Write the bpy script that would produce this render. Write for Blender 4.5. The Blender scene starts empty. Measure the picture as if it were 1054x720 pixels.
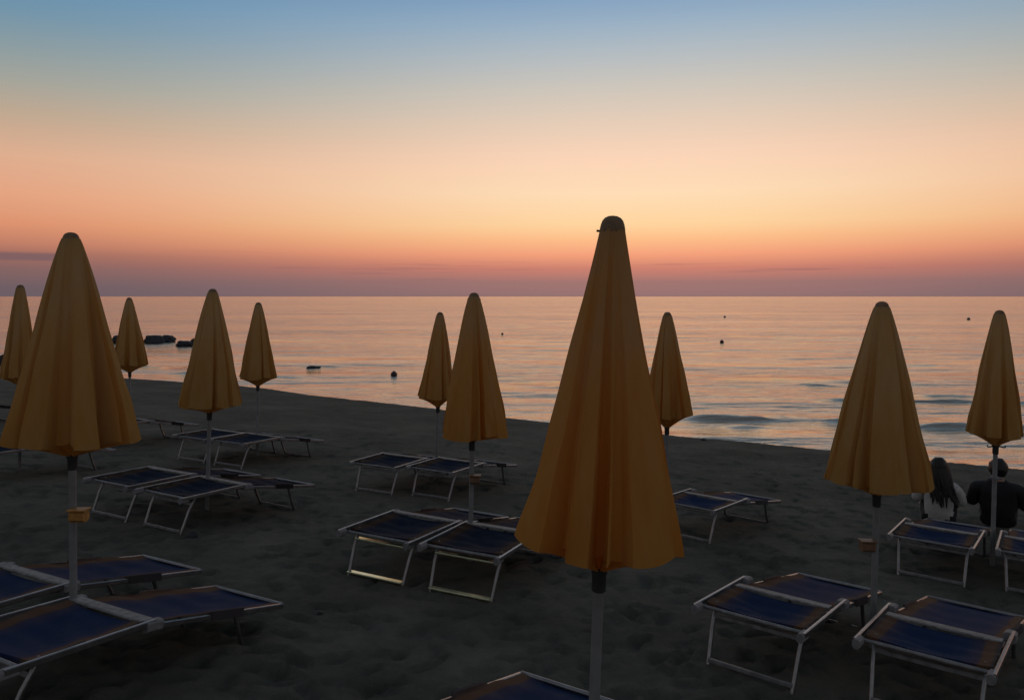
import bpy, bmesh, math, random
import numpy as np
from mathutils import Vector, Matrix
R = math.radians
random.seed(7); rng = np.random.default_rng(11)
scene = bpy.context.scene
COL = scene.collection
SEA = 3.28                    # camera height above the sea, which is z = 0
F = 800.0                     # focal length in photograph pixels (1054 wide)

# ------------------------------------------------------------------ materials
def new_mat(name):
    m = bpy.data.materials.new(name); m.use_nodes = True
    nt = m.node_tree; nt.nodes.clear()
    out = nt.nodes.new('ShaderNodeOutputMaterial')
    return m, nt, out
def nd(nt, typ, **kw):
    n = nt.nodes.new(typ)
    for k, v in kw.items():
        if k.startswith('_'): setattr(n, k[1:], v)
        else: n.inputs[k.replace('__', ' ')].default_value = v
    return n
def ramp(nt, stops, interp='LINEAR'):
    n = nt.nodes.new('ShaderNodeValToRGB'); cr = n.color_ramp; cr.interpolation = interp
    while len(cr.elements) < len(stops): cr.elements.new(0.5)
    for e, (p, c) in zip(cr.elements, stops):
        e.position = p; e.color = (*c, 1)
    return n
def lin(c):
    return tuple((v/255/12.92) if v/255 <= 0.04045 else ((v/255+0.055)/1.055)**2.4 for v in c)

def simple(name, col, rough=0.5, metal=0.0, var=0.25, scale=30, bump=0.0, coord='Object'):
    m, nt, out = new_mat(name)
    b = nd(nt, 'ShaderNodeBsdfPrincipled', Roughness=rough, Metallic=metal)
    tc = nd(nt, 'ShaderNodeTexCoord'); oi = nd(nt, 'ShaderNodeObjectInfo')
    no = nd(nt, 'ShaderNodeTexNoise', Scale=scale, Detail=5.0)
    add = nd(nt, 'ShaderNodeVectorMath', _operation='ADD')
    nt.links.new(tc.outputs[coord], add.inputs[0]); nt.links.new(oi.outputs['Random'], add.inputs[1])
    nt.links.new(add.outputs[0], no.inputs['Vector'])
    r = ramp(nt, [(0.3, tuple(v*(1-var) for v in col)), (0.7, tuple(min(1, v*(1+var)) for v in col))])
    nt.links.new(no.outputs['Fac'], r.inputs[0]); nt.links.new(r.outputs[0], b.inputs['Base Color'])
    rr = nd(nt, 'ShaderNodeMapRange', **{'To__Min': rough*0.8, 'To__Max': min(1, rough*1.25)})
    nt.links.new(no.outputs['Fac'], rr.inputs[0]); nt.links.new(rr.outputs[0], b.inputs['Roughness'])
    if bump:
        bp = nd(nt, 'ShaderNodeBump', Strength=bump, Distance=0.01)
        nt.links.new(no.outputs['Fac'], bp.inputs['Height']); nt.links.new(bp.outputs[0], b.inputs['Normal'])
    nt.links.new(b.outputs[0], out.inputs[0])
    return m

def canvas_mat():
    m, nt, out = new_mat('orange_canvas')
    tc = nd(nt, 'ShaderNodeTexCoord'); oi = nd(nt, 'ShaderNodeObjectInfo')
    mp = nd(nt, 'ShaderNodeMapping'); mp.inputs['Scale'].default_value = (9, 9, 1.6)
    add = nd(nt, 'ShaderNodeVectorMath', _operation='ADD')
    nt.links.new(tc.outputs['Object'], mp.inputs['Vector'])
    nt.links.new(mp.outputs[0], add.inputs[0]); nt.links.new(oi.outputs['Random'], add.inputs[1])
    n1 = nd(nt, 'ShaderNodeTexNoise', Scale=1.2, Detail=6.0, Roughness=0.6)
    nt.links.new(add.outputs[0], n1.inputs['Vector'])
    # orange glow low on the canopy painted into the cloth colour, paler towards the top
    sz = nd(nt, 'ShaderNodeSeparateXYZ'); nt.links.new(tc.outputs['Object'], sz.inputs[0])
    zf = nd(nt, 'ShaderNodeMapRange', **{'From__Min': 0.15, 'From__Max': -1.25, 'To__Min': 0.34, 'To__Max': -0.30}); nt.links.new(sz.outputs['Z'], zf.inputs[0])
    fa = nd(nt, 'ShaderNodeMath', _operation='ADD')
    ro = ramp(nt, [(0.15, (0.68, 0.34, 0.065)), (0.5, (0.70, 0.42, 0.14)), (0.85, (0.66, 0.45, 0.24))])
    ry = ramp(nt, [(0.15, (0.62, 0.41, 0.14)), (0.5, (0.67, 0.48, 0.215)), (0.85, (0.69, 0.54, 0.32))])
    oc = nd(nt, 'ShaderNodeSeparateColor'); nt.links.new(oi.outputs['Color'], oc.inputs[0])
    r = nd(nt, 'ShaderNodeMix', _data_type='RGBA'); nt.links.new(oc.outputs[0], r.inputs['Factor'])
    nt.links.new(ry.outputs[0], r.inputs['A']); nt.links.new(ro.outputs[0], r.inputs['B'])
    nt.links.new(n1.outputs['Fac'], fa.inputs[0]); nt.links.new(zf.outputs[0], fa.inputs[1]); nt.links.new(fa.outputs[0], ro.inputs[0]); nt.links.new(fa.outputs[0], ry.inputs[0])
    n2 = nd(nt, 'ShaderNodeTexNoise', Scale=420.0, Detail=2.0)
    nt.links.new(tc.outputs['Object'], n2.inputs['Vector'])
    n3 = nd(nt, 'ShaderNodeTexNoise', Scale=7.0, Detail=4.0)
    nt.links.new(tc.outputs['Object'], n3.inputs['Vector'])
    mx = nd(nt, 'ShaderNodeMath', _operation='MULTIPLY_ADD'); mx.inputs[1].default_value = 6.0
    nt.links.new(n3.outputs['Fac'], mx.inputs[0]); nt.links.new(n2.outputs['Fac'], mx.inputs[2])
    bp = nd(nt, 'ShaderNodeBump', Strength=0.35, Distance=0.004)
    nt.links.new(mx.outputs[0], bp.inputs['Height'])
    d = nd(nt, 'ShaderNodeBsdfDiffuse', Roughness=0.6); t = nd(nt, 'ShaderNodeBsdfTranslucent')
    nt.links.new(r.outputs['Result'], d.inputs['Color'])
    hs = nd(nt, 'ShaderNodeHueSaturation', Saturation=1.2, Value=1.1); hs.inputs['Hue'].default_value = 0.495
    nt.links.new(r.outputs['Result'], hs.inputs['Color']); nt.links.new(hs.outputs[0], t.inputs['Color'])
    nt.links.new(bp.outputs[0], d.inputs['Normal'])
    ms = nd(nt, 'ShaderNodeMixShader'); ms.inputs[0].default_value = 0.48
    nt.links.new(d.outputs[0], ms.inputs[1]); nt.links.new(t.outputs[0], ms.inputs[2])
    nt.links.new(ms.outputs[0], out.inputs[0])
    return m

def sling_mat():
    """woven sling: dark blue in the middle, faded orange brown stripes along both long edges"""
    m, nt, out = new_mat('striped_sling')
    tc = nd(nt, 'ShaderNodeTexCoord'); oi = nd(nt, 'ShaderNodeObjectInfo')
    sx = nd(nt, 'ShaderNodeSeparateXYZ'); nt.links.new(tc.outputs['Object'], sx.inputs[0])
    ab = nd(nt, 'ShaderNodeMath', _operation='ABSOLUTE'); nt.links.new(sx.outputs['X'], ab.inputs[0])
    n = nd(nt, 'ShaderNodeTexNoise', Scale=3.0, Detail=4.0)
    add = nd(nt, 'ShaderNodeVectorMath', _operation='ADD')
    nt.links.new(tc.outputs['Object'], add.inputs[0]); nt.links.new(oi.outputs['Random'], add.inputs[1])
    nt.links.new(add.outputs[0], n.inputs['Vector'])
    w = nd(nt, 'ShaderNodeMath', _operation='MULTIPLY_ADD'); w.inputs[1].default_value = 0.05
    nt.links.new(n.outputs['Fac'], w.inputs[0]); nt.links.new(ab.outputs[0], w.inputs[2])
    st = ramp(nt, [(0.0, (0.014, 0.030, 0.088)), (0.170, (0.014, 0.030, 0.088)), (0.245, (0.045, 0.040, 0.075)), (0.262, (0.115, 0.062, 0.038)), (0.300, (0.125, 0.068, 0.04)), (0.325, (0.05, 0.045, 0.05))])
    nt.links.new(w.outputs[0], st.inputs[0])
    hv = nd(nt, 'ShaderNodeHueSaturation')
    v1 = nd(nt, 'ShaderNodeSeparateColor'); nt.links.new(oi.outputs['Color'], v1.inputs[0])       # how dark this sling is
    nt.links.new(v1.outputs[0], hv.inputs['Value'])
    nt.links.new(st.outputs[0], hv.inputs['Color'])
    dirt = nd(nt, 'ShaderNodeMix', _data_type='RGBA'); dirt.inputs['B'].default_value = (0.16, 0.14, 0.12, 1)
    n2 = nd(nt, 'ShaderNodeTexNoise', Scale=9.0, Detail=8.0, Roughness=0.7); nt.links.new(add.outputs[0], n2.inputs['Vector'])
    dm = nd(nt, 'ShaderNodeMapRange', **{'From__Min': 0.5, 'From__Max': 0.85, 'To__Min': 0.02, 'To__Max': 0.25}); nt.links.new(n2.outputs['Fac'], dm.inputs[0])
    nt.links.new(dm.outputs[0], dirt.inputs['Factor']); nt.links.new(hv.outputs[0], dirt.inputs['A'])
    b = nd(nt, 'ShaderNodeBsdfPrincipled', Roughness=0.85)
    b.inputs['Specular IOR Level'].default_value = 0.12
    nt.links.new(dirt.outputs['Result'], b.inputs['Base Color'])
    wv = nd(nt, 'ShaderNodeTexNoise', Scale=300.0); nt.links.new(tc.outputs['Object'], wv.inputs['Vector'])
    bp = nd(nt, 'ShaderNodeBump', Strength=0.3, Distance=0.002); nt.links.new(wv.outputs['Fac'], bp.inputs['Height']); nt.links.new(bp.outputs[0], b.inputs['Normal'])
    nt.links.new(b.outputs[0], out.inputs[0])
    return m

def sand_mat():
    m, nt, out = new_mat('grey_sand')
    tc = nd(nt, 'ShaderNodeTexCoord')
    n1 = nd(nt, 'ShaderNodeTexNoise', Scale=0.8, Detail=8.0, Roughness=0.65)
    n2 = nd(nt, 'ShaderNodeTexNoise', Scale=9.0, Detail=9.0, Roughness=0.72)
    n3 = nd(nt, 'ShaderNodeTexNoise', Scale=220.0, Detail=3.0)
    for n in (n1, n2, n3): nt.links.new(tc.outputs['Object'], n.inputs['Vector'])
    a = nd(nt, 'ShaderNodeMath', _operation='MULTIPLY_ADD'); a.inputs[1].default_value = 0.5
    nt.links.new(n2.outputs['Fac'], a.inputs[0]); nt.links.new(n1.outputs['Fac'], a.inputs[2])
    r = ramp(nt, [(0.52, (0.104, 0.103, 0.088)), (0.74, (0.148, 0.145, 0.124)), (0.98, (0.215, 0.208, 0.175))])
    nt.links.new(a.outputs[0], r.inputs[0])
    b = nd(nt, 'ShaderNodeBsdfPrincipled', Roughness=0.95)
    b.inputs['Specular IOR Level'].default_value = 0.1
    nt.links.new(r.outputs[0], b.inputs['Base Color'])
    h = nd(nt, 'ShaderNodeMath', _operation='MULTIPLY_ADD'); h.inputs[1].default_value = 3.0
    nt.links.new(n2.outputs['Fac'], h.inputs[0]); nt.links.new(n3.outputs['Fac'], h.inputs[2])
    bp = nd(nt, 'ShaderNodeBump', Strength=0.9, Distance=0.016)
    nt.links.new(h.outputs[0], bp.inputs['Height']); nt.links.new(bp.outputs[0], b.inputs['Normal'])
    nt.links.new(b.outputs[0], out.inputs[0])
    return m

def water_mat():
    m, nt, out = new_mat('sea_water')
    tc = nd(nt, 'ShaderNodeTexCoord')
    mp = nd(nt, 'ShaderNodeMapping'); mp.inputs['Rotation'].default_value = (0, 0, R(6)); mp.inputs['Scale'].default_value = (0.45, 1.6, 1)
    nt.links.new(tc.outputs['Object'], mp.inputs['Vector'])
    n1 = nd(nt, 'ShaderNodeTexNoise', Scale=0.16, Detail=10.0, Roughness=0.52)
    n2 = nd(nt, 'ShaderNodeTexNoise', Scale=0.035, Detail=3.0, Roughness=0.5)
    for n in (n1, n2): nt.links.new(mp.outputs[0], n.inputs['Vector'])
    st = nd(nt, 'ShaderNodeMapRange', **{'From__Min': 0.35, 'From__Max': 0.65, 'To__Min': 0.45, 'To__Max': 1.15})
    nt.links.new(n2.outputs['Fac'], st.inputs[0])
    bp = nd(nt, 'ShaderNodeBump', Distance=WATER_BUMP)
    nt.links.new(st.outputs[0], bp.inputs['Strength']); nt.links.new(n1.outputs['Fac'], bp.inputs['Height'])
    b = nd(nt, 'ShaderNodeBsdfPrincipled', Roughness=0.10, IOR=1.33)
    b.inputs['Base Color'].default_value = (0.05, 0.05, 0.05, 1)
    g = nd(nt, 'ShaderNodeBsdfGlossy', Roughness=0.14); g.inputs['Color'].default_value = (1.0, 0.86, 0.71, 1)
    ms = nd(nt, 'ShaderNodeMixShader'); ms.inputs[0].default_value = WATER_GLOSS
    nt.links.new(bp.outputs[0], b.inputs['Normal']); nt.links.new(bp.outputs[0], g.inputs['Normal'])
    nt.links.new(b.outputs[0], ms.inputs[1]); nt.links.new(g.outputs[0], ms.inputs[2])
    nt.links.new(ms.outputs[0], out.inputs[0])
    return m
WATER_BUMP, WATER_GLOSS = 0.95, 0.46

M = dict(
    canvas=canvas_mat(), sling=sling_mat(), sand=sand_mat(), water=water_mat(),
    cap=simple('brown_cap_cloth', (0.24, 0.15, 0.09), 0.8, var=0.3),
    pole=simple('painted_pole', (0.22, 0.225, 0.23), 0.45, var=0.15, scale=14, bump=0.1),
    collar=simple('dark_plastic', (0.03, 0.03, 0.032), 0.55),
    alu=simple('brushed_aluminium', (0.30, 0.30, 0.31), 0.32, 0.9, var=0.18, scale=18, bump=0.12),
    slat=simple('dusty_grey_slat', (0.24, 0.24, 0.24), 0.6, 0.1, var=0.45, scale=26, bump=0.3),
    brace=simple('grey_steel_bar', (0.25, 0.25, 0.26), 0.45, 0.4, var=0.3, scale=22),
    pale=simple('pale_yellow_bar', (0.88, 0.87, 0.56), 0.30, 0.9, var=0.15, scale=22),
    plastic=simple('grey_plastic', (0.20, 0.20, 0.21), 0.6, var=0.2),
    tag=simple('orange_plastic', (0.46, 0.22, 0.05), 0.5, var=0.25),
    tagy=simple('brown_plastic', (0.20, 0.11, 0.06), 0.5, var=0.2),
    rock=simple('dark_wet_rock', (0.035, 0.035, 0.04), 0.7, var=0.45, scale=3, bump=0.8),
    buoy=simple('dark_buoy', (0.05, 0.035, 0.04), 0.5),
    skin=simple('skin', (0.36, 0.20, 0.14), 0.55, var=0.08, scale=12),
    hair=simple('dark_hair', (0.012, 0.009, 0.008), 0.5, var=0.4, scale=60),
    white=simple('pale_shirt', (0.50, 0.49, 0.48), 0.9, var=0.1, scale=20, bump=0.2),
    black=simple('black_shirt', (0.012, 0.012, 0.014), 0.9, var=0.2, scale=20, bump=0.2),
    shorts=simple('dark_shorts', (0.02, 0.022, 0.03), 0.9),
)

# ------------------------------------------------------------------ helpers
def tag(o, label=None, cat=None, group=None, kind=None):
    if label: o['label'] = label
    if cat: o['category'] = cat
    if group: o['group'] = group
    if kind: o['kind'] = kind
    return o
def mesh_obj(name, verts, faces, mat, parent=None, smooth=False, angle=None):
    me = bpy.data.meshes.new(name); me.from_pydata([tuple(v) for v in verts], [], faces); me.update()
    me.materials.append(mat)
    if smooth: me.polygons.foreach_set('use_smooth', [True]*len(me.polygons))
    if angle is not None: me.set_sharp_from_angle(angle=R(angle))
    o = bpy.data.objects.new(name, me); COL.objects.link(o)
    if parent: o.parent = parent
    return o
class MB:
    def __init__(s): s.v = []; s.f = []
    def add(s, v, f):
        n = len(s.v); s.v += [Vector(p) for p in v]; s.f += [tuple(i+n for i in q) for q in f]
    def tube(s, path, r, n=10, cap=True):
        path = [Vector(p) for p in path]; rs = r if isinstance(r, (list, tuple)) else [r]*len(path)
        rings = []; base = len(s.v); up = None
        for i, p in enumerate(path):
            a = path[max(i-1, 0)]; b = path[min(i+1, len(path)-1)]; t = (b-a).normalized()
            if up is None:
                up = Vector((0, 0, 1)) if abs(t.z) < 0.9 else Vector((1, 0, 0))
            x = t.cross(up).normalized(); y = x.cross(t).normalized(); up = y
            for k in range(n):
                q = 2*math.pi*k/n
                s.v.append(p + (x*math.cos(q)+y*math.sin(q))*rs[i])
        for i in range(len(path)-1):
            for k in range(n):
                s.f.append((base+i*n+k, base+i*n+(k+1) % n, base+(i+1)*n+(k+1) % n, base+(i+1)*n+k))
        if cap:
            s.f.append(tuple(base+k for k in range(n))[::-1]); s.f.append(tuple(base+(len(path)-1)*n+k for k in range(n)))
    def bar(s, a, b, w, h, bev=0.004):
        """flat bar from a to b: w across (horizontal), h upright, chamfered edges"""
        a, b = Vector(a), Vector(b); t = (b-a).normalized()
        x = t.cross(Vector((0, 0, 1))); x = x.normalized() if x.length > 1e-4 else Vector((1, 0, 0)); y = x.cross(t)
        w, h = w/2, h/2; c = min(bev, w*0.6, h*0.6)
        pr = [(w, h-c), (w-c, h), (-w+c, h), (-w, h-c), (-w, -h+c), (-w+c, -h), (w-c, -h), (w, -h+c)]
        v = [p+x*i+y*j for p in (a, b) for i, j in pr]
        f = [(k, (k+1) % 8, 8+(k+1) % 8, 8+k) for k in range(8)] + [tuple(range(8))[::-1], tuple(range(8, 16))]
        s.add(v, f)
    def lathe(s, prof, n=24, off=(0, 0, 0)):
        base = len(s.v); off = Vector(off)
        for r, z in prof:
            for k in range(n):
                q = 2*math.pi*k/n; s.v.append(off+Vector((r*math.cos(q), r*math.sin(q), z)))
        for i in range(len(prof)-1):
            for k in range(n):
                s.f.append((base+i*n+k, base+i*n+(k+1) % n, base+(i+1)*n+(k+1) % n, base+(i+1)*n+k))
        s.f.append(tuple(base+k for k in range(n))[::-1]); s.f.append(tuple(base+(len(prof)-1)*n+k for k in range(n)))
    def build(s, name, mat, parent=None, smooth=True, angle=40):
        o = mesh_obj(name, s.v, s.f, mat, parent)
        bm = bmesh.new(); bm.from_mesh(o.data); bmesh.ops.recalc_face_normals(bm, faces=bm.faces); bm.to_mesh(o.data); bm.free()
        if smooth:
            o.data.polygons.foreach_set('use_smooth', [True]*len(o.data.polygons)); o.data.set_sharp_from_angle(angle=R(angle))
        return o
def empty(name, loc, quat=None):
    o = bpy.data.objects.new(name, None); o.empty_display_size = 0.1; COL.objects.link(o)
    o.location = loc
    if quat is not None: o.rotation_mode = 'QUATERNION'; o.rotation_quaternion = quat
    return o
def copy_tree(o, parent=None):
    c = o.copy(); COL.objects.link(c); c.parent = parent
    for ch in [k for k in COL.objects if k.parent == o]:
        copy_tree(ch, c)
    return c

# ------------------------------------------------------------------ the beach
def vnoise(x, y, s, seed):
    """smooth value noise, numpy"""
    r = np.random.default_rng(seed); T = r.random((256, 256))
    u, v = x/s, y/s; i, j = np.floor(u).astype(int), np.floor(v).astype(int); fu, fv = u-i, v-j
    fu = fu*fu*(3-2*fu); fv = fv*fv*(3-2*fv); g = lambda a, b: T[a & 255, b & 255]
    return (g(i, j)*(1-fu)+g(i+1, j)*fu)*(1-fv)+(g(i, j+1)*(1-fu)+g(i+1, j+1)*fu)*fv - 0.5
SHX = np.array([-400, -60, -30, -17.8, -16.1, -13.7, -9.4, -6.0, -2.9, 0.1, 4.1, 6.6, 7.9, 9.4, 14, 30, 400])
SHY = np.array([60, 34, 29.0, 27.1, 27.5, 27.9, 27.1, 24.4, 22.0, 19.7, 17.1, 16.2, 15.1, 14.5, 12.2, 4, -180])
def plane(x, y):
    """dry sand level: a plane falling gently towards the sea"""
    x = np.clip(x, -22, 22); y = np.clip(y, -6, 60)
    return SEA + 0.463 - 2.3 - 0.0486*x - 0.0642*y
def ground(x, y): return float(plane(np.array(float(x)), np.array(float(y))))

def grow(start, step, k, end):
    out = [start]
    while out[-1] < end: out.append(out[-1]+step); step *= k
    return out
gx = grow(7.0, 0.04, 1.035, 420); xs = np.array([-v for v in gx[::-1]] + list(np.arange(-6.96, 7.0, 0.04)) + gx)
gy0 = grow(1.0, 0.05, 1.2, 400); ys = np.array([1-(v-1) for v in gy0[::-1]][:-1] + list(np.arange(1.0, 8.5, 0.035)) + grow(8.5, 0.036, 1.006, 32) + grow(33, 1.2, 1.3, 80))
X, Y = np.meshgrid(xs, ys)
Z = plane(X, Y)
fade = np.clip((40-np.abs(X))/25, 0, 1)
Z = Z + 0.020*vnoise(X, Y, 1.7, 1)*fade + 0.007*vnoise(X, Y, 0.62, 2)*fade + 0.009*vnoise(X, Y, 0.17, 3)*fade + 0.009*vnoise(X, Y, 0.085, 4)*fade
# footprints and scuffs
for px, d in [(605, 2.75), (76, 4.26), (898, 4.95), (484, 6.41), (213, 7.81), (1021, 7.14), (686, 8.33), (449, 10.31), (265, 11.49)]:
    Z += 0.055*np.exp(-(((X-(px-527)/F*d)**2+(Y-d)**2)/0.17**2)) * (0.8+0.8*vnoise(X, Y, 0.11, 8))     # sand heaped round each pole
for k in range(4200):
    d = 1.4+14*random.random()**1.4; px = (random.random()*2-1)*(0.85*d+1.0)
    a = random.uniform(0, math.pi); L, W = random.uniform(0.08, 0.15), random.uniform(0.035, 0.065); dp = random.uniform(0.008, 0.030)
    i0, i1 = np.searchsorted(xs, [px-0.5, px+0.5]); j0, j1 = np.searchsorted(ys, [d-0.5, d+0.5])
    dx, dy = X[j0:j1, i0:i1]-px, Y[j0:j1, i0:i1]-d
    u = (dx*math.cos(a)+dy*math.sin(a))/L; v = (-dx*math.sin(a)+dy*math.cos(a))/W
    q = u*u+v*v
    Z[j0:j1, i0:i1] += dp*(-np.exp(-q**3) + 0.4*np.exp(-(np.sqrt(q)-1.35)**2*9))
shore = np.interp(X, SHX, SHY) + 0.55*vnoise(X, Y*0+3, 1.6, 5) + 0.22*vnoise(X, Y*0+9, 0.4, 6)
sd = (Y-shore)*0.8
q = np.clip(sd/0.55, 0, 1); berm = np.exp(-((sd+0.25)/0.35)**2)*0.02
Z = Z + berm - (0.42*q*q*(3-2*q)) - np.clip(sd, 0, 60)*0.16
nx, ny = len(xs), len(ys)
V = np.stack([X.ravel(), Y.ravel(), Z.ravel()], 1)
I = (np.arange(ny-1)[:, None]*nx + np.arange(nx-1)[None, :]).ravel()
Fq = np.stack([I, I+1, I+1+nx, I+nx], 1)
def grid_obj(name, V, Fq, mat):
    me = bpy.data.meshes.new(name); me.vertices.add(len(V)); me.vertices.foreach_set('co', V.astype(np.float32).ravel())
    me.loops.add(Fq.size); me.loops.foreach_set('vertex_index', Fq.astype(np.int32).ravel())
    me.polygons.add(len(Fq)); me.polygons.foreach_set('loop_start', (np.arange(len(Fq))*4).astype(np.int32))
    me.polygons.foreach_set('use_smooth', [True]*len(Fq)); me.materials.append(mat); me.update(calc_edges=True); me.validate()
    o = bpy.data.objects.new(name, me); COL.objects.link(o); return o
beach = tag(grid_obj('sand', V, Fq, M['sand']), 'dark grey sand beach sloping down to the sea, trodden all over', 'beach', kind='structure')

# ------------------------------------------------------------------ the sea
ang = np.radians(np.concatenate([np.linspace(-88, -43, 60)[:-1], np.linspace(-43, 43, 820), np.linspace(43, 88, 60)[1:]]))
rr = [10.0]
while rr[-1] < 220: rr.append(rr[-1]*1.0055)
while rr[-1] < 30000: rr.append(rr[-1]*1.06)
rr = np.array(rr)
A, RR = np.meshgrid(ang, rr); WX, WY = RR*np.sin(A), RR*np.cos(A)
WZ = np.zeros_like(WX); cell = RR*0.0055
for k in range(70):
    lam = 0.55*(9.0/0.55)**(k/69.0); lam *= random.uniform(0.9, 1.1)
    th = R(-90-18 + random.gauss(0, 26 if lam < 1.2 else 13))                 # towards the beach
    kx, ky = math.cos(th)*2*math.pi/lam, math.sin(th)*2*math.pi/lam
    amp = 0.0019*lam**(0.95 if lam < 1.8 else 0.25)*random.uniform(0.6, 1.3)
    f = np.clip(lam/(3.2*cell)-0.6, 0, 1)
    env = 0.75+1.0*vnoise(WX, WY, lam*5+3, 100+k)
    WZ += amp*f*env*np.sin(kx*WX+ky*WY+random.uniform(0, 6.28))
# low swells running in to the shore (x0, x1, y, height, half width)
for x0, x1, y0, h, w, sl in [(4.3, 8.6, 20.9, 0.07, 0.36, -0.10), (4.0, 12.5, 20.3, 0.12, 0.34, -0.10), (9.0, 17.0, 24.2, 0.10, 0.36, -0.08), (4.8, 7.6, 19.6, 0.08, 0.28, -0.1), (10.2, 13.4, 18.5, 0.10, 0.3, -0.1), (9.4, 14.0, 19.3, 0.16, 0.42, -0.12), (12.6, 16.4, 25.6, 0.15, 0.5, -0.05), (9.8, 12.8, 28.6, 0.12, 0.5, -0.05),
                         (1.5, 4.5, 22.2, 0.06, 0.3, -0.1), (-15.5, -11.5, 33.0, 0.12, 0.5, 0), (-11.5, -7.5, 31.5, 0.08, 0.5, -0.1), (-10.5, -7.0, 36.5, 0.08, 0.5, 0), (-20, -15.5, 36, 0.11, 0.6, 0),
                         (-0.5, 3, 34, 0.05, 0.5, 0), (14, 21, 37, 0.07, 0.6, 0), (-22, -14, 58, 0.08, 0.9, 0), (20, 34, 62, 0.08, 0.9, 0)]:
    c = y0 + 0.35*vnoise(WX, WY*0, 2.6, int(y0*7)) + 0.12*vnoise(WX, WY*0, 0.9, int(y0*5)) + sl*(WX-(x0+x1)/2)
    h, w = h*0.78, w*0.66; s = (WY-c)/w; e = np.clip((WX-x0)/1.6, 0, 1)*np.clip((x1-WX)/1.6, 0, 1); e = e*e*(3-2*e)
    WZ += h*e*(0.85+0.9*vnoise(WX, WY*0+4, 0.8, int(y0*3)))*np.where(s < 0, np.exp(-(s/0.75)**2), np.exp(-(s/1.8)**2))
V = np.stack([WX.ravel(), WY.ravel(), WZ.ravel()], 1); nx, ny = len(ang), len(rr)
I = (np.arange(ny-1)[:, None]*nx + np.arange(nx-1)[None, :]).ravel()
sea = tag(grid_obj('sea', V, np.stack([I, I+1, I+1+nx, I+nx], 1), M['water']), 'calm sea with small ripples reflecting the dusk sky', 'sea', kind='structure')

# ------------------------------------------------------------------ beach umbrellas, closed
def canopy_mesh(L, Rm, seed, parent, depth, lop):
    r = random.Random(seed); K = r.choice([7, 8, 8, 9]); n = 320; rows = 44
    br = [(k+r.uniform(-0.36, 0.36))/K for k in range(K)]; depthk = [r.uniform(0.45, 1.45) for _ in range(K)]; qk = [r.uniform(0.42, 0.82) for _ in range(K)]; pk = [r.uniform(0.08, 0.38) for _ in range(K)]; flip = [r.random() < 0.35 for _ in range(K)]
    drop = [r.uniform(-0.012, 0.022) for _ in range(K)]; rad = [r.uniform(0.95, 1.05) for _ in range(K)]
    ph0 = r.random()
    def fold(th):
        a = (th-ph0) % 1.0
        for k in range(K):
            b0, b1 = br[k], br[(k+1) % K]+(1 if k == K-1 else 0)
            for s in (0, 1):
                if b0 <= a+s < b1:
                    p = (a+s-b0)/(b1-b0)
                    return k, p
        return 0, 0.0
    prof = []
    for i in range(n):
        k, p = fold(i/n)
        if flip[k]: p = 1-p
        q0, w1 = qk[k], pk[k]                                # flat outer panel, then a recess of its own width
        w = w1*p/q0 if p < q0 else (w1+(1-w1)*min(1, (p-q0)/0.045) if p < 0.91 else (1-p)/0.09)
        prof.append((k, w, p))
    verts = []; faces = []
    for j in range(rows+1):
        t = j/rows
        base = (0.040 if seed == 101 else 0.043)+(Rm-0.043)*(t**(1.06 if seed == 101 else 0.87)*(0.96+0.04*t*t))
        A = (0.03+0.45*t**0.8)
        for i in range(n):
            k, w, p = prof[i]; th = 2*math.pi*(i/n) + 0.05*math.sin(3*t+k)*t
            ww = w
            rr_ = base*(1.06*(1+(rad[k]-1)*t)-A*depthk[k]*ww) + 0.007*math.sin(9*t+2.1*k+3*p)*t + 0.004*math.sin(21*t+1.3*k+7*p)*t*t
            z = -L*t - (drop[k]+0.012*math.sin(p*math.pi))*t**6
            c, s_ = math.cos(th), math.sin(th)
            verts.append((rr_*c + lop[0]*t*t*0.5, rr_*s_ + lop[1]*t*t*0.5, z))
    m = 5
    for j in range(1, m+1):                                # hem folds under and in to the pole
        t = j/m
        for i in range(n):
            a = Vector(verts[rows*n+i]); c = Vector((0.0, 0.0, -L-depth))
            q = a.lerp(c, t*0.88); q.z = a.z + (c.z-a.z)*(t**1.4)
            verts.append(tuple(q))
    tot = rows+m
    for j in range(tot):
        for i in range(n):
            faces.append((j*n+i, (j+1)*n+i, (j+1)*n+(i+1) % n, j*n+(i+1) % n))
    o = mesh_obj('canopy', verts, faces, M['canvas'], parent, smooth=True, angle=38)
    return o
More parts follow.
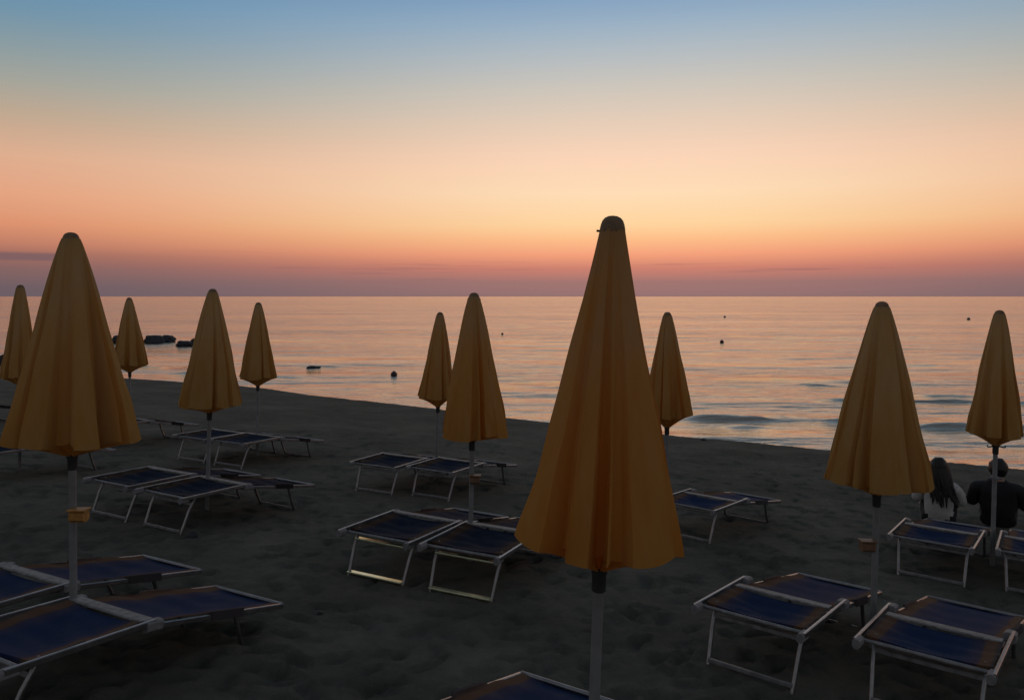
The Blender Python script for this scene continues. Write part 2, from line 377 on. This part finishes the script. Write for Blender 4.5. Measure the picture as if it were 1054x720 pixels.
def umbrella(xt, yt, yr, hw, xf, d, label, seed, tagc=None, hooks=False, depth=0.10, lop=(0, 0), tagz=0.95, pegs=(), tagx=0.0):
    """xt,yt tip and xf foot as seen, yr hem at the sides, hw half width of the hem, d metres away"""
    fx = (xf-527)/F*d; g = ground(fx, d); top = SEA-(yt-305)/F*d; tx = (xt-527)/F*d
    H = top-g; tilt = math.atan2(tx-fx, H)
    root = empty('beach_umbrella', (fx, d, g), Matrix.Rotation(tilt, 3, 'Y').to_quaternion())
    tag(root, label, 'umbrella', 'closed yellow beach umbrellas')
    L = (yr-yt)/F*d-0.02; Rm = 0.95*hw/F*d
    top = H/math.cos(tilt)
    p = MB(); p.tube([(0, 0, -0.25), (0, 0, top-L-depth+0.03)], 0.0195, 16); p.build('pole', M['pole'], root)
    p = MB(); p.tube([(0, 0, top-L*0.7), (0, 0, top-0.06)], 0.012, 10); p.build('upper_pole', M['collar'], root)
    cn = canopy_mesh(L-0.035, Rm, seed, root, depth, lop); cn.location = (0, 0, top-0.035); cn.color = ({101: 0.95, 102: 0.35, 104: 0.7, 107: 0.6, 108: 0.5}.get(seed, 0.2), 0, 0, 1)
    c = MB(); c.lathe([(0.046, -0.062), (0.049, -0.058), (0.049, -0.048), (0.0455, -0.032), (0.040, -0.018), (0.031, -0.008), (0.018, -0.002), (0.004, 0.0)], 28)
    cp = c.build('cap', M['cap'], root); cp.location = (0, 0, top); cp.scale = (0.92, 0.92, 1.0)
    for sgn in pegs:
        s = MB(); s.tube([(sgn*0.044, 0, -0.056), (sgn*0.061, 0, -0.0555)], 0.004, 8); s.build('cap_peg', M['collar'], cp)
    zc = top-L-depth
    k = MB(); k.lathe([(0.021, -0.080), (0.0255, -0.076), (0.0255, -0.02), (0.029, -0.012), (0.029, 0.006), (0.022, 0.012)], 20)
    kk = k.build('runner', M['collar'], root); kk.location = (0, 0, zc)
    if hooks:
        for sgn in (-1, 1):
            h = MB(); h.tube([(sgn*0.022, 0, 0.0), (sgn*0.05, -0.01, -0.012), (sgn*0.078, -0.012, -0.016), (sgn*0.085, -0.012, 0.004)], 0.006, 8)
            h.build('hook', M['collar'], kk)
        c = MB(); c.lathe([(0.020, -0.012), (0.034, -0.012), (0.036, 0), (0.034, 0.012), (0.020, 0.012)], 18)
        c.tube([(-0.075, 0, 0), (0.075, 0, 0)], 0.009, 8)
        cl = c.build('clamp', M['plastic'], root); cl.location = (0, 0, zc-0.30)
    if tagc:
        b = MB(); b.bar((-0.040, 0, 0), (0.040, 0, 0), 0.065, 0.062, 0.016); b.bar((-0.050, 0.0, 0.035), (0.050, 0.0, 0.035), 0.076, 0.010, 0.004)
        t = b.build('tray', M[tagc], root); t.location = (tagx, -0.03, tagz)
    return root
UM = [
 (631, 222, 556, 85, 605, 2.75, 'largest and nearest closed yellow umbrella, its tip highest against the sky', 101, None, False, 0.12, (0, 0), 0, (-1,)),
 (73, 239, 455, 61, 76, 4.26, 'wide flaring closed yellow umbrella over the nearest pair of loungers on the left', 102, 'tag', False, 0.09, (0, 0), 0.80, (), 0.05),
 (908, 310, 497, 51.5, 898, 4.95, 'closed yellow umbrella left of the seated people, small brown tray on its pole', 103, 'tagy', False, 0.09, (0, 0), 0.685, (), -0.065),
 (488, 301, 447, 38.5, 484, 6.41, 'closed yellow umbrella with two cap pegs behind the loungers with pale leg bars', 104, 'tagy', False, 0.07, (0, 0), 0.73, (-1, 1), 0.03),
 (219, 297, 417, 31.5, 213, 7.81, 'mid-sized closed yellow umbrella left of centre, its tip just above the horizon', 105, None, False, 0.09, (0, 0), 0),
 (1029, 319, 447, 28, 1021, 7.14, 'closed yellow umbrella with hooks under its hem, before the person in black', 106, None, True, 0.12, (0, 0), 0),
 (687, 321, 428, 25, 686, 8.33, 'closed yellow umbrella half hidden behind the right side of the largest one', 107, None, False, 0.14, (0.03, 0), 0),
 (453, 321, 409, 19.5, 449, 10.31, 'slim leaning yellow umbrella overlapping the one with two cap pegs', 108, None, False, 0.14, (-0.04, 0), 0),
 (266, 311, 389, 19.5, 265, 11.49, 'small upright closed yellow umbrella near the water, right of the rocks', 109, None, False, 0.13, (0, 0), 0, (-1, 1)),
 (21, 293, 389, 17.5, 20, 9.62, 'closed yellow umbrella at the left picture edge, behind the wide flaring one', 110, None, False, 0.11, (0, 0), 0),
 (133, 306, 376, 17.5, 134, 12.82, 'smallest and farthest closed yellow umbrella, standing in front of the dark rocks', 111, None, False, 0.13, (0, 0), 0),
]
for u in UM: umbrella(*u)

# ------------------------------------------------------------------ sun loungers
LW, L1, L2, H0, H1, H2 = 0.325, 0.70, 0.98, 0.33, 0.36, 0.225
def sling(name, y0, z0, y1, z1, hw, sag, lip, parent, wrap=None):
    """cloth between the rails; wrap: the stretch (0..1) where it is sleeved over both rails"""
    n, m = 14, 40; v = []; f = []
    ex = 0.0 if wrap is None else 0.012
    for j in range(m+1):
        t = j/m; on = wrap is not None and wrap[0] <= t <= wrap[1]
        y = y0+(y1-y0)*t; row = []
        for i in range(n+1):
            u = i/n*2-1
            z = z0+(z1-z0)*t - sag*(1-u*u)*(0.35+0.65*math.sin(math.pi*t)) + 0.007*math.sin(5*u+9*t)*math.sin(math.pi*t) + 0.003*math.sin(23*t+4*u*u)
            yy = y
            if j == 0: z -= lip; yy += 0.012
            row.append((u*hw, yy, z))
        if wrap is not None:
            zr = z0+(z1-z0)*t
            for sgn in (-1, 1):
                e = [(sgn*(hw+0.008), y, zr+0.012), (sgn*(hw+0.030), y, zr+0.012), (sgn*(hw+0.034), y, zr-0.036)] if on else [(sgn*(hw+0.0005*k), y, zr-0.0004*k) for k in (1, 2, 3)]
                row = e[::-1]+row if sgn < 0 else row+e
        v += row
    w = len(row)
    for j in range(m):
        for i in range(w-1): a = j*w+i; f.append((a, a+1, a+w+1, a+w))
    return mesh_obj(name, v, f, M['sling'], parent, smooth=True, angle=50)
def make_lounger(bars, ys=L1):
    zs = H0+(H1-H0)*ys/L1
    root = empty('sun_lounger', (0, 0, 0), Matrix.Identity(3).to_quaternion())
    sling('head_sling', 0.085, H0+0.012, ys-0.045, zs+0.012, LW-0.02, 0.052, 0.03, root)
    sling('foot_sling', ys+0.045, zs-0.004, L1+L2-0.012, H2+0.014, LW-0.045, 0.042, 0.0, root, (0.40, 0.66))
    for s in (-1, 1):
        b = MB(); b.bar((s*LW, -0.03, H0), (s*LW, L1+0.02, H1+0.004), 0.018, 0.031, 0.004); b.build('head_rail', M['alu'], root)
        b = MB(); b.bar((s*(LW-0.030), ys-0.10, zs-0.012), (s*(LW-0.030), L1+L2, H2), 0.018, 0.030, 0.004); b.build('foot_rail', M['alu'], root)
        b = MB(); b.bar((s*(LW-0.012), -0.05, H0-0.012), (s*(LW-0.012), 0.035, H0-0.008), 0.040, 0.052, 0.012); b.build('end_joint', M['plastic'], root)
        b = MB(); b.bar((s*(LW-0.014), L1-0.035, H1-0.012), (s*(LW-0.014), L1+0.06, H1-0.016), 0.062, 0.058, 0.012); b.build('hinge', M['plastic'], root)
        b = MB(); b.tube([(s*0.268, 0.165, H0+0.005), (s*0.262, 0.10, 0.20), (s*0.250, 0.028, -0.03)], 0.0125, 12); b.build('leg', M['alu'], root)
        b = MB(); b.tube([(s*0.262, L1+0.62, H2+0.035), (s*0.255, L1+0.68, 0.12), (s*0.248, L1+0.76, -0.03)], 0.0125, 12); b.build('leg', M['alu'], root)
    b = MB(); b.bar((-LW+0.03, ys, zs+0.006), (LW-0.03, ys, zs+0.006), 0.075, 0.016, 0.005); b.build('hinge_slat', M['slat'], root)
    b = MB(); b.tube([(-LW+0.03, L1+L2-0.005, H2+0.008), (LW-0.03, L1+L2-0.005, H2+0.008)], 0.013, 12); b.build('end_bar', M['alu'], root)
    b = MB(); b.tube([(-LW+0.02, 0.06, H0-0.012), (LW-0.02, 0.06, H0-0.012)], 0.011, 12); b.build('end_bar', M['brace'], root)
    b = MB(); b.bar((-0.262, 0.125, 0.262), (0.262, 0.125, 0.262), *((0.055, 0.014, 0.004) if bars == 'pale' else (0.016, 0.028, 0.004))); b.build('leg_brace', M[bars], root)
    b = MB(); b.bar((-0.250, 0.033, 0.026), (0.250, 0.033, 0.026), *((0.055, 0.014, 0.004) if bars == 'pale' else (0.016, 0.026, 0.004))); b.build('leg_brace', M[bars], root)
    b = MB(); b.bar((-0.248, L1+0.748, 0.012), (0.248, L1+0.748, 0.012), 0.016, 0.024, 0.004); b.build('leg_brace', M['brace'], root)
    return root
NRM = Vector((0.0486, 0.0642, 1)).normalized()
def pose(o, x, y, yaw, pitch=0.0):
    v = Vector((math.cos(R(yaw)), math.sin(R(yaw)), 0)); v = (v-NRM*v.dot(NRM)).normalized(); u = NRM.cross(v)
    m = Matrix((v, u, NRM)).transposed() @ Matrix.Rotation(R(pitch), 3, 'X')
    o.rotation_quaternion = m.to_quaternion(); o.location = (x, y, ground(x, y))
GR = 'striped sun loungers set out in pairs under the umbrellas'
grey, pale, wide = make_lounger('brace'), make_lounger('pale'), make_lounger('brace', 0.53)
BEDS = [
 (1.342, 4.456, -39.5, -1, 'left lounger of the front right pair, orange stripes beside its blue sling'),
 (2.113, 4.016, -39, -1, 'right lounger of the front right pair, cut by the right picture edge'),
 (3.577, 6.659, -37.4, 0, 'blue lounger directly in front of the seated person in the pale shirt'),
 (4.302, 6.292, -35.1, 0, 'lounger at the right picture edge, in front of the person in black'),
 (1.716, 7.737, -41, 0, 'lounger whose right half sticks out from behind the largest umbrella'),
 (-1.678, 9.297, -24, 0, 'left of the two loungers by the slim leaning umbrella'),
 (-0.981, 9.154, -27.4, 0, 'right of the two loungers by the slim leaning umbrella'),
 (-3.907, 7.466, -27.5, 0, 'rear lounger of the pair left of centre, showing more blue sling'),
 (-3.218, 7.076, -29, 0, 'front lounger of the pair left of centre, nearly edge on, far legs clear'),
 (-4.551, 10.939, -26, 0, 'left of the two distant loungers under the small upright umbrella'),
 (-3.929, 10.675, -26, 0, 'right of the two distant loungers under the small upright umbrella'),
 (-2.476, 3.474, -27.5, -2.4, 'closest lounger on the left, blue with brown edges, in the lower corner'),
 (-3.16, 3.941, -27, -1, 'lounger at the left edge just behind the closest one, beyond its umbrella pole'),
 (-0.628, 2.316, -33, -1, 'lounger at the bottom edge below the largest umbrella, mostly out of frame'),
 (-6.4, 11.95, -27, 0, 'dark distant lounger under the smallest umbrella, half hidden by the wide one'),
 (-6.2, 8.77, -27, 0, 'lounger mostly hidden behind the wide flaring umbrella on the left'),
 (-10.05, 13.2, -27, 0, 'farthest lounger at the left picture edge, only its foot end in view'),
]
PALE = [
 (-1.063, 5.909, -26.6, 0, 'left lounger with pale yellow leg bars, its lower bar partly sunk in sand'),
 (-0.393, 5.616, -24.5, 0, 'right lounger with bright pale yellow leg bars, touching the largest umbrella'),
]
for proto, lst in ((wide, BEDS[:5]), (grey, BEDS[5:]), (pale, PALE)):
    items = [(proto if i == 0 else copy_tree(proto)) for i in range(len(lst))]
    for o, (x, y, yaw, pit, lab) in zip(items, lst):
        pose(o, x, y, yaw, pit)
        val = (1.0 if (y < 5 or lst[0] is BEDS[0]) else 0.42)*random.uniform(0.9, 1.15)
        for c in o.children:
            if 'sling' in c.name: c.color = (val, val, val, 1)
        tag(o, lab, 'sun lounger', GR)

# ------------------------------------------------------------------ rocks and buoys
def boulder(px, pyb, w, h, label, seed, dep=None):
    """px, pyb: foot of the rock as seen on the water; w, h in metres"""
    d = SEA*F/(pyb-305); x = (px-527)/F*d; r = random.Random(seed)
    bm = bmesh.new(); bmesh.ops.create_icosphere(bm, subdivisions=4, radius=1)
    from mathutils import noise
    off = Vector((seed*3.1, seed*1.7, 0))
    for v in bm.verts:
        p = v.co.copy(); n = noise.fractal(p*1.1+off, 1.0, 2.0, 4); c = noise.cell(p*1.4+off)
        v.co = p*(1+0.36*n+0.16*c)
        v.co.x *= w/2; v.co.y *= (dep or w)/2; v.co.z *= h*0.50
        v.co.z += h*0.16
    me = bpy.data.meshes.new('rock'); bm.to_mesh(me); bm.free(); me.materials.append(M['rock'])
    me.polygons.foreach_set('use_smooth', [True]*len(me.polygons)); me.set_sharp_from_angle(angle=R(35))
    o = bpy.data.objects.new('rock', me); COL.objects.link(o); o.location = (x, d+(dep or w)/2, 0); o.rotation_euler.z = 0
    tag(o, label, 'rock', 'rocks in the shallow sea'); return o
boulder(118, 353, 1.1, 0.75, 'dark rock left of the smallest umbrella, half hidden by the wide flaring one', 1)
boulder(154, 353, 1.35, 0.75, 'tallest dark rock just right of the smallest umbrella', 2)
boulder(168, 352, 1.1, 0.68, 'rounded dark rock between the tallest rock and the long low one', 3)
boulder(186, 356.5, 1.0, 0.5, 'long low dark rock nearest the water line, left of the upright umbrella', 4)
boulder(199, 355.5, 1.0, 0.62, 'dark rock rightmost of the row, touching the umbrella left of centre', 5)
boulder(2, 374, 0.9, 0.62, 'dark rock at the left picture edge near the sand', 6)
boulder(320, 379.5, 0.62, 0.16, 'small flat dark rock awash in the sea right of the small upright umbrella', 7)
def buoy(px, py, r, label):
    d = SEA*F/(py-305); x = (px-527)/F*d
    root = empty('buoy', (x, d, 0.0)); tag(root, label, 'buoy', 'dark buoys floating offshore')
    b = MB(); b.lathe([(0.02*r, -0.6*r), (0.5*r, -0.45*r), (0.85*r, -0.1*r), (r, 0.35*r), (0.92*r, 0.75*r), (0.7*r, 1.08*r), (0.38*r, 1.28*r), (0.05*r, 1.35*r)], 24)
    b.build('float', M['buoy'], root)
    c = MB(); c.lathe([(0.9*r, 0.22*r), (1.08*r, 0.26*r), (1.08*r, 0.42*r), (0.9*r, 0.46*r)], 24); c.build('band', M['collar'], root)
    t = MB(); t.lathe([(0.2*r, 1.28*r), (0.2*r, 1.5*r), (0.08*r, 1.6*r)], 12); t.build('lifting_eye', M['collar'], root)
buoy(405.5, 386.5, 0.135, 'nearest round dark buoy, left of the slim leaning umbrella')
buoy(743, 352.5, 0.14, 'dark buoy floating right of the half hidden umbrella, lower of the two there')
buoy(746, 326.5, 0.18, 'tiny far buoy above the lower buoy, close to the horizon')
buoy(517, 344, 0.10, 'tiny buoy just right of the umbrella with cap pegs')
buoy(997, 329, 0.22, 'tiny far buoy between the two umbrellas on the right')
# a pebble on the edge of the sand
def pebble(x, y, r, label, seed):
    bm = bmesh.new(); bmesh.ops.create_icosphere(bm, subdivisions=3, radius=r)
    from mathutils import noise
    for v in bm.verts: v.co *= 1+0.3*noise.noise(v.co/r*1.2+Vector((seed, 0, 0))); v.co.z *= 0.7
    me = bpy.data.meshes.new('stone'); bm.to_mesh(me); bm.free(); me.materials.append(M['rock'])
    o = bpy.data.objects.new('stone', me); COL.objects.link(o); o.location = (x, y, ground(x, y)+r*0.35); tag(o, label, 'stone')
def spot(px, py):
    a = 0.0486*(px-527)/F+0.0642-(py-305)/F; y = (0.463-2.3)/a; return (px-527)/F*y, y
pebble(*spot(198, 553), 0.05, 'dark lump lying on the sand in front of the pair left of centre', 8)
pebble(*spot(329, 632), 0.022, 'tiny dark pebble on bare sand right of the closest lounger', 9)
pebble(*spot(784, 547), 0.02, 'tiny pebble on the sand right of the lounger behind the largest umbrella', 10)
pebble(4.13, 16.75, 0.06, 'small stone on the edge of the sand right of the half hidden umbrella', 3)

# ------------------------------------------------------------------ two people sitting on the sand
def skin_mesh(name, pts, edges, root, mat, parent=None, levels=2):
    me = bpy.data.meshes.new(name); names = list(pts)
    me.from_pydata([pts[k][0] for k in names], [(names.index(a), names.index(b)) for a, b in edges], []); me.update()
    o = bpy.data.objects.new(name, me); COL.objects.link(o)
    o.modifiers.new('s', 'SKIN'); o.modifiers['s'].use_smooth_shade = True
    sv = me.skin_vertices[0].data
    for i, k in enumerate(names):
        r = pts[k][1]; sv[i].radius = r if isinstance(r, tuple) else (r, r); sv[i].use_root = (k == root)
    m = o.modifiers.new('d', 'SUBSURF'); m.levels = m.render_levels = levels
    dg = bpy.context.evaluated_depsgraph_get(); dg.update()
    me2 = bpy.data.meshes.new_from_object(o.evaluated_get(dg)); o.modifiers.clear(); o.data = me2; bpy.data.meshes.remove(me)
    me2.name = name; me2.materials.clear(); me2.materials.append(mat)
    me2.polygons.foreach_set('use_smooth', [True]*len(me2.polygons))
    if parent: o.parent = parent
    return o
def ellipsoid(mb, c, r, n=20, m=14, jit=0.0, seed=0):
    rg = random.Random(seed); v = []; f = []
    for j in range(m+1):
        ph = math.pi*j/m
        for i in range(n):
            q = 2*math.pi*i/n; k = 1+jit*math.sin(6*q+seed)*math.sin(ph)
            v.append((c[0]+r[0]*k*math.sin(ph)*math.cos(q), c[1]+r[1]*k*math.sin(ph)*math.sin(q), c[2]+r[2]*math.cos(ph)))
    for j in range(m):
        for i in range(n): f.append((j*n+i, (j+1)*n+i, (j+1)*n+(i+1) % n, j*n+(i+1) % n))
    mb.add(v, f)
def person(x, y, yaw, sc, arms, shirt, hair, label, lean=0.0, wide=1.0, sleeve=0.62):
    P = {}; E = []
    def add(k, p, r, to=None):
        P[k] = (tuple(p), r)
        if to: E.append((to, k))
    add('pelvis', (0, 0, 0.10), (0.155*wide, 0.115)); add('waist', (0, 0.015, 0.24), (0.135*wide, 0.10), 'pelvis')
    add('chest', (0, 0.03+lean*0.5, 0.39), (0.155*wide, 0.105), 'waist'); add('yoke', (0, 0.04+lean, 0.475), (0.10*wide, 0.06), 'chest')
    add('neck', (0, 0.055+lean, 0.555), 0.052, 'yoke'); add('jaw', (0, 0.075+lean, 0.61), (0.060, 0.072), 'neck'); add('skull', (0, 0.075+lean, 0.69), (0.073, 0.090), 'jaw'); add('crown', (0, 0.068+lean, 0.755), (0.048, 0.058), 'skull')
    add('nose', (0, 0.176+lean, 0.655), 0.012, 'skull')
    for s, n in ((-1, 'l'), (1, 'r')):
        add('ear'+n, (s*0.082, 0.06+lean, 0.675), 0.013, 'skull')
        add('sh'+n, (s*0.165*wide, 0.04+lean, 0.465), 0.062, 'yoke')
        e, w = arms[n]
        add('el'+n, e, 0.043, 'sh'+n); add('wr'+n, w, 0.028, 'el'+n)
        d = (Vector(w)-Vector(e)).normalized(); d2 = Vector((d.x, d.y, max(d.z, -0.15))).normalized() if w[2] < 0.1 else d
        side = Vector((0, 0, 1)).cross(d2).normalized()
        pm = Vector(w)+d2*0.06; add('pm'+n, pm, (0.036, 0.018), 'wr'+n)
        for k, (o_, l_) in enumerate(((-0.028, 0.062), (-0.010, 0.074), (0.010, 0.070), (0.028, 0.056))):
            a = pm+side*o_+d2*0.03; b = a+d2*l_*0.55+Vector((0, 0, -0.006)); c = b+d2*l_*0.45+Vector((0, 0, -0.014))
            add(f'f{k}a{n}', a, 0.0095, 'pm'+n); add(f'f{k}b{n}', b, 0.0085, f'f{k}a{n}'); add(f'f{k}c{n}', c, 0.007, f'f{k}b{n}')
        a = Vector(w)+d2*0.03-side*s*0.035; add('ta'+n, a, 0.011, 'pm'+n); add('tb'+n, a+d2*0.03-side*s*0.02, 0.009, 'ta'+n)
        add('hip'+n, (s*0.095, 0.06, 0.10), 0.092, 'pelvis'); add('kn'+n, (s*0.12, 0.43, 0.40), 0.058, 'hip'+n)
        add('ca'+n, (s*0.115, 0.53, 0.24), 0.055, 'kn'+n); add('an'+n, (s*0.11, 0.64, 0.07), 0.036, 'ca'+n); add('toe'+n, (s*0.115, 0.81, 0.03), (0.04, 0.024), 'an'+n)
    body = skin_mesh('person', P, E, 'pelvis', M['skin'])
    tag(body, label, 'person')
    from mathutils import noise
    def cloth(name, mat, pick, grow):
        """clothing cut from the body surface: the faces nearest to the picked bones, lifted off the skin, with folds"""
        me = body.data; keep = []
        for v in me.vertices:
            best = None
            for p, q in E:
                A_, B_ = Vector(P[p][0]), Vector(P[q][0]); t = max(0, min(1, (v.co-A_).dot(B_-A_)/(B_-A_).length_squared))
                d = (v.co-A_.lerp(B_, t)).length
                if best is None or d < best[0]: best = (d, p, q, t)
            base = lambda k: k if k in ('pelvis', 'waist', 'chest', 'yoke', 'neck', 'jaw', 'skull', 'crown', 'nose') else k[:-1]
            keep.append(pick(base(best[1]), base(best[2]), best[3]))
        fs = [tuple(p.vertices) for p in me.polygons if any(keep[i] for i in p.vertices)]
        used = sorted({i for f in fs for i in f}); ix = {i: k for k, i in enumerate(used)}
        vs = []
        for i in used:
            v = me.vertices[i]; k = grow+0.012*noise.noise(v.co*9)+0.007*noise.noise(v.co*23)
            vs.append(v.co+v.normal*max(0.006, k))
        o = mesh_obj(name, vs, [tuple(ix[i] for i in f) for f in fs], mat, body, smooth=True)
        return o
    def in_shirt(p, q, t):
        if (p, q) in (('pelvis', 'waist'), ('waist', 'chest'), ('chest', 'yoke'), ('yoke', 'sh')): return True
        if (p, q) == ('yoke', 'neck'): return t < 0.62
        if (p, q) == ('sh', 'el'): return sleeve > 0.9 or t < sleeve
        return (p, q) == ('el', 'wr') and sleeve > 0.9 and t < 0.85
    def in_shorts(p, q, t):
        return (p, q) == ('pelvis', 'hip') or ((p, q) == ('hip', 'kn') and t < 0.75) or ((p, q) == ('pelvis', 'waist') and t < 0.3)
    cloth('shirt', shirt, in_shirt, 0.022); cloth('shorts', M['shorts'], in_shorts, 0.014)
    hm = MB()
    ellipsoid(hm, (0, 0.052+lean, 0.70), (0.098, 0.112, 0.112), jit=0.02, seed=1)
    for i, v in enumerate(hm.v): hm.v[i] = v+(v-Vector((0, 0.05+lean, 0.68)))*(0.10*noise.noise(v*38)+0.05*noise.noise(v*90))
    if hair == 'long':
        rg = random.Random(4)
        for k in range(34):
            q = R(rg.uniform(165, 375)); x0, y0 = 0.085*math.cos(q), 0.06+lean+0.10*math.sin(q)
            ln = rg.uniform(0.22, 0.42); dx = rg.uniform(-0.015, 0.075)+0.03*(x0 > 0)
            pts = [(x0*0.8, y0*0.8+0.012, 0.745), (x0*1.08, y0-0.005, 0.67), (x0*1.10+dx*0.3, y0-0.02, 0.67-ln*0.35), (x0*0.95+dx*0.8, min(y0-0.035, -0.075-0.0), 0.67-ln*0.7), (x0*0.85+dx*1.4, min(y0-0.03, -0.085), 0.67-ln)]
            hm.tube(pts, [0.02, 0.026, 0.024, 0.017, 0.004], 8)
    h = hm.build('hair', M['hair'], body)
    face = MB()
    for s in (-1, 1): ellipsoid(face, (s*0.032, 0.158+lean, 0.68), (0.012, 0.008, 0.008), 10, 8)
    face.build('eyes', M['hair'], body)
    m = MB(); ellipsoid(m, (0, 0.148+lean, 0.615), (0.024, 0.008, 0.007), 12, 8); m.build('mouth', M['tag'], body)
    body.location = (x, y, ground(x, y)+0.005); body.rotation_euler = (0, 0, R(yaw)); body.scale = (sc,)*3
    return body
person(4.86, 8.85, -28, 0.985, {'l': ((-0.235, 0.13, 0.30), (-0.10, 0.36, 0.36)), 'r': ((0.235, 0.13, 0.30), (0.10, 0.36, 0.37))}, M['white'], 'long',
       'person with long dark hair and a pale shirt sitting on the sand facing the sea', sleeve=0.95)
person(5.60, 8.95, -33, 1.0, {'l': ((-0.275, 0.10, 0.27), (-0.12, 0.34, 0.33)), 'r': ((0.275, 0.10, 0.27), (0.12, 0.34, 0.34))}, M['black'], 'short',
       'person with short dark hair in a black shirt sitting on the sand behind the pole', lean=-0.02, wide=1.3, sleeve=0.96)

# ------------------------------------------------------------------ dusk sky
w = bpy.data.worlds.new('World'); scene.world = w; w.use_nodes = True
nt = w.node_tree; nt.nodes.clear()
out = nt.nodes.new('ShaderNodeOutputWorld'); bg = nt.nodes.new('ShaderNodeBackground')
tc = nd(nt, 'ShaderNodeTexCoord'); sx = nd(nt, 'ShaderNodeSeparateXYZ'); nt.links.new(tc.outputs['Generated'], sx.inputs[0])
def math_(op, a, b=None, clamp=False):
    n = nt.nodes.new('ShaderNodeMath'); n.operation = op; n.use_clamp = clamp
    for i, v in enumerate((a, b)):
        if v is None: continue
        if isinstance(v, (int, float)): n.inputs[i].default_value = v
        else: nt.links.new(v, n.inputs[i])
    return n.outputs[0]
el = math_('ARCSINE', sx.outputs['Z'])                     # elevation
t = math_('POWER', math_('MAXIMUM', math_('DIVIDE', el, math.pi/2), 0.0), 0.5)   # sqrt scale: fine near the horizon
az = math_('ARCTAN2', sx.outputs['X'], sx.outputs['Y'])
def pos(deg): return math.sqrt(max(deg, 0)/90)
def elev(y): return math.degrees(math.atan((305-y)/F))
def sky(stops): return ramp(nt, [(pos(e), lin(c)) for e, c in stops])
px = lambda l: [(elev(y), c) for y, c in l]
centre = sky(px([(305, (144, 112, 112)), (290, (162, 118, 113)), (276, (206, 130, 112)), (262, (246, 162, 124)), (247, (254, 190, 138)), (232, (255, 212, 158)), (200, (255, 221, 182)), (165, (252, 213, 184)), (130, (232, 206, 184)), (95, (208, 199, 187)), (60, (182, 189, 193)), (30, (157, 178, 196)), (0, (133, 163, 193))])
             + [(27, (116, 136, 154)), (36, (98, 110, 124)), (50, (84, 92, 102)), (90, (78, 84, 92))])
side = sky(px([(305, (104, 92, 99)), (297, (108, 93, 99)), (280, (132, 100, 98)), (268, (158, 108, 96)), (258, (192, 126, 103)), (241, (220, 146, 111)), (215, (228, 163, 129)), (181, (221, 173, 143)), (146, (190, 167, 144)), (116, (161, 163, 154)), (86, (136, 155, 161)), (56, (112, 147, 169)), (26, (99, 142, 174)), (0, (92, 135, 170))])
           + [(27, (90, 116, 138)), (36, (86, 102, 118)), (50, (82, 90, 101)), (90, (78, 84, 92))])
back = sky([(0, (112, 110, 111)), (6, (132, 126, 124)), (14, (128, 126, 127)), (30, (104, 110, 117)), (90, (78, 84, 92))])
for r_ in (centre, side, back): nt.links.new(t, r_.inputs[0])
daz = math_('ABSOLUTE', math_('SUBTRACT', az, R(9.5)))
def smooth(v, a, b):
    n = nt.nodes.new('ShaderNodeMapRange'); n.interpolation_type = 'SMOOTHSTEP'
    n.inputs['From Min'].default_value = R(a); n.inputs['From Max'].default_value = R(b); nt.links.new(v, n.inputs[0]); return n.outputs[0]
m1 = nd(nt, 'ShaderNodeMix', _data_type='RGBA'); nt.links.new(smooth(daz, 2, 47), m1.inputs['Factor']); nt.links.new(centre.outputs[0], m1.inputs['A']); nt.links.new(side.outputs[0], m1.inputs['B'])
m2 = nd(nt, 'ShaderNodeMix', _data_type='RGBA'); nt.links.new(smooth(daz, 42, 110), m2.inputs['Factor']); nt.links.new(m1.outputs['Result'], m2.inputs['A']); nt.links.new(back.outputs[0], m2.inputs['B'])
# thin low cloud streaks just over the horizon
mp = nd(nt, 'ShaderNodeMapping'); mp.inputs['Scale'].default_value = (3.0, 3.0, 95.0); nt.links.new(tc.outputs['Generated'], mp.inputs['Vector'])
no = nd(nt, 'ShaderNodeTexNoise', Scale=1.35, Detail=5.0, Roughness=0.55); nt.links.new(mp.outputs[0], no.inputs['Vector'])
th = nd(nt, 'ShaderNodeMapRange', **{'From__Min': 0.56, 'From__Max': 0.74}); nt.links.new(no.outputs['Fac'], th.inputs[0])
lo = smooth(el, 0.8, 1.6); hi = smooth(el, 3.4, 2.2)
band = math_('MULTIPLY', math_('MULTIPLY', lo, hi), math_('MULTIPLY', th.outputs[0], 0.55))
# the darker bank at the far left
lb = math_('MULTIPLY', math_('MULTIPLY', smooth(el, 2.15, 2.35), smooth(el, 2.85, 2.62)), math_('MULTIPLY', smooth(az, -28.5, -30.5), 0.75))
cl = math_('MAXIMUM', band, lb)
m3 = nd(nt, 'ShaderNodeMix', _data_type='RGBA'); m3.inputs['B'].default_value = (*lin((118, 92, 98)), 1)
nt.links.new(cl, m3.inputs['Factor']); nt.links.new(m2.outputs['Result'], m3.inputs['A'])
nt.links.new(m3.outputs['Result'], bg.inputs['Color']); bg.inputs['Strength'].default_value = 1.0
nt.links.new(bg.outputs[0], out.inputs[0])

# ------------------------------------------------------------------ camera and view
cd = bpy.data.cameras.new('camera'); cam = bpy.data.objects.new('camera', cd); COL.objects.link(cam)
cam.location = (0, 0, SEA); cam.rotation_euler = (R(90), 0, 0)
cd.sensor_width = 36; cd.lens = F/1054*36; cd.shift_y = -55/1054
cd.clip_start = 0.05; cd.clip_end = 60000
scene.camera = cam
scene.view_settings.view_transform = 'Standard'; scene.view_settings.look = 'None'
scene.view_settings.exposure = 0; scene.view_settings.gamma = 1; scene.view_settings.use_curve_mapping = False
scene.render.engine = 'CYCLES'
scene.cycles.use_denoising = True
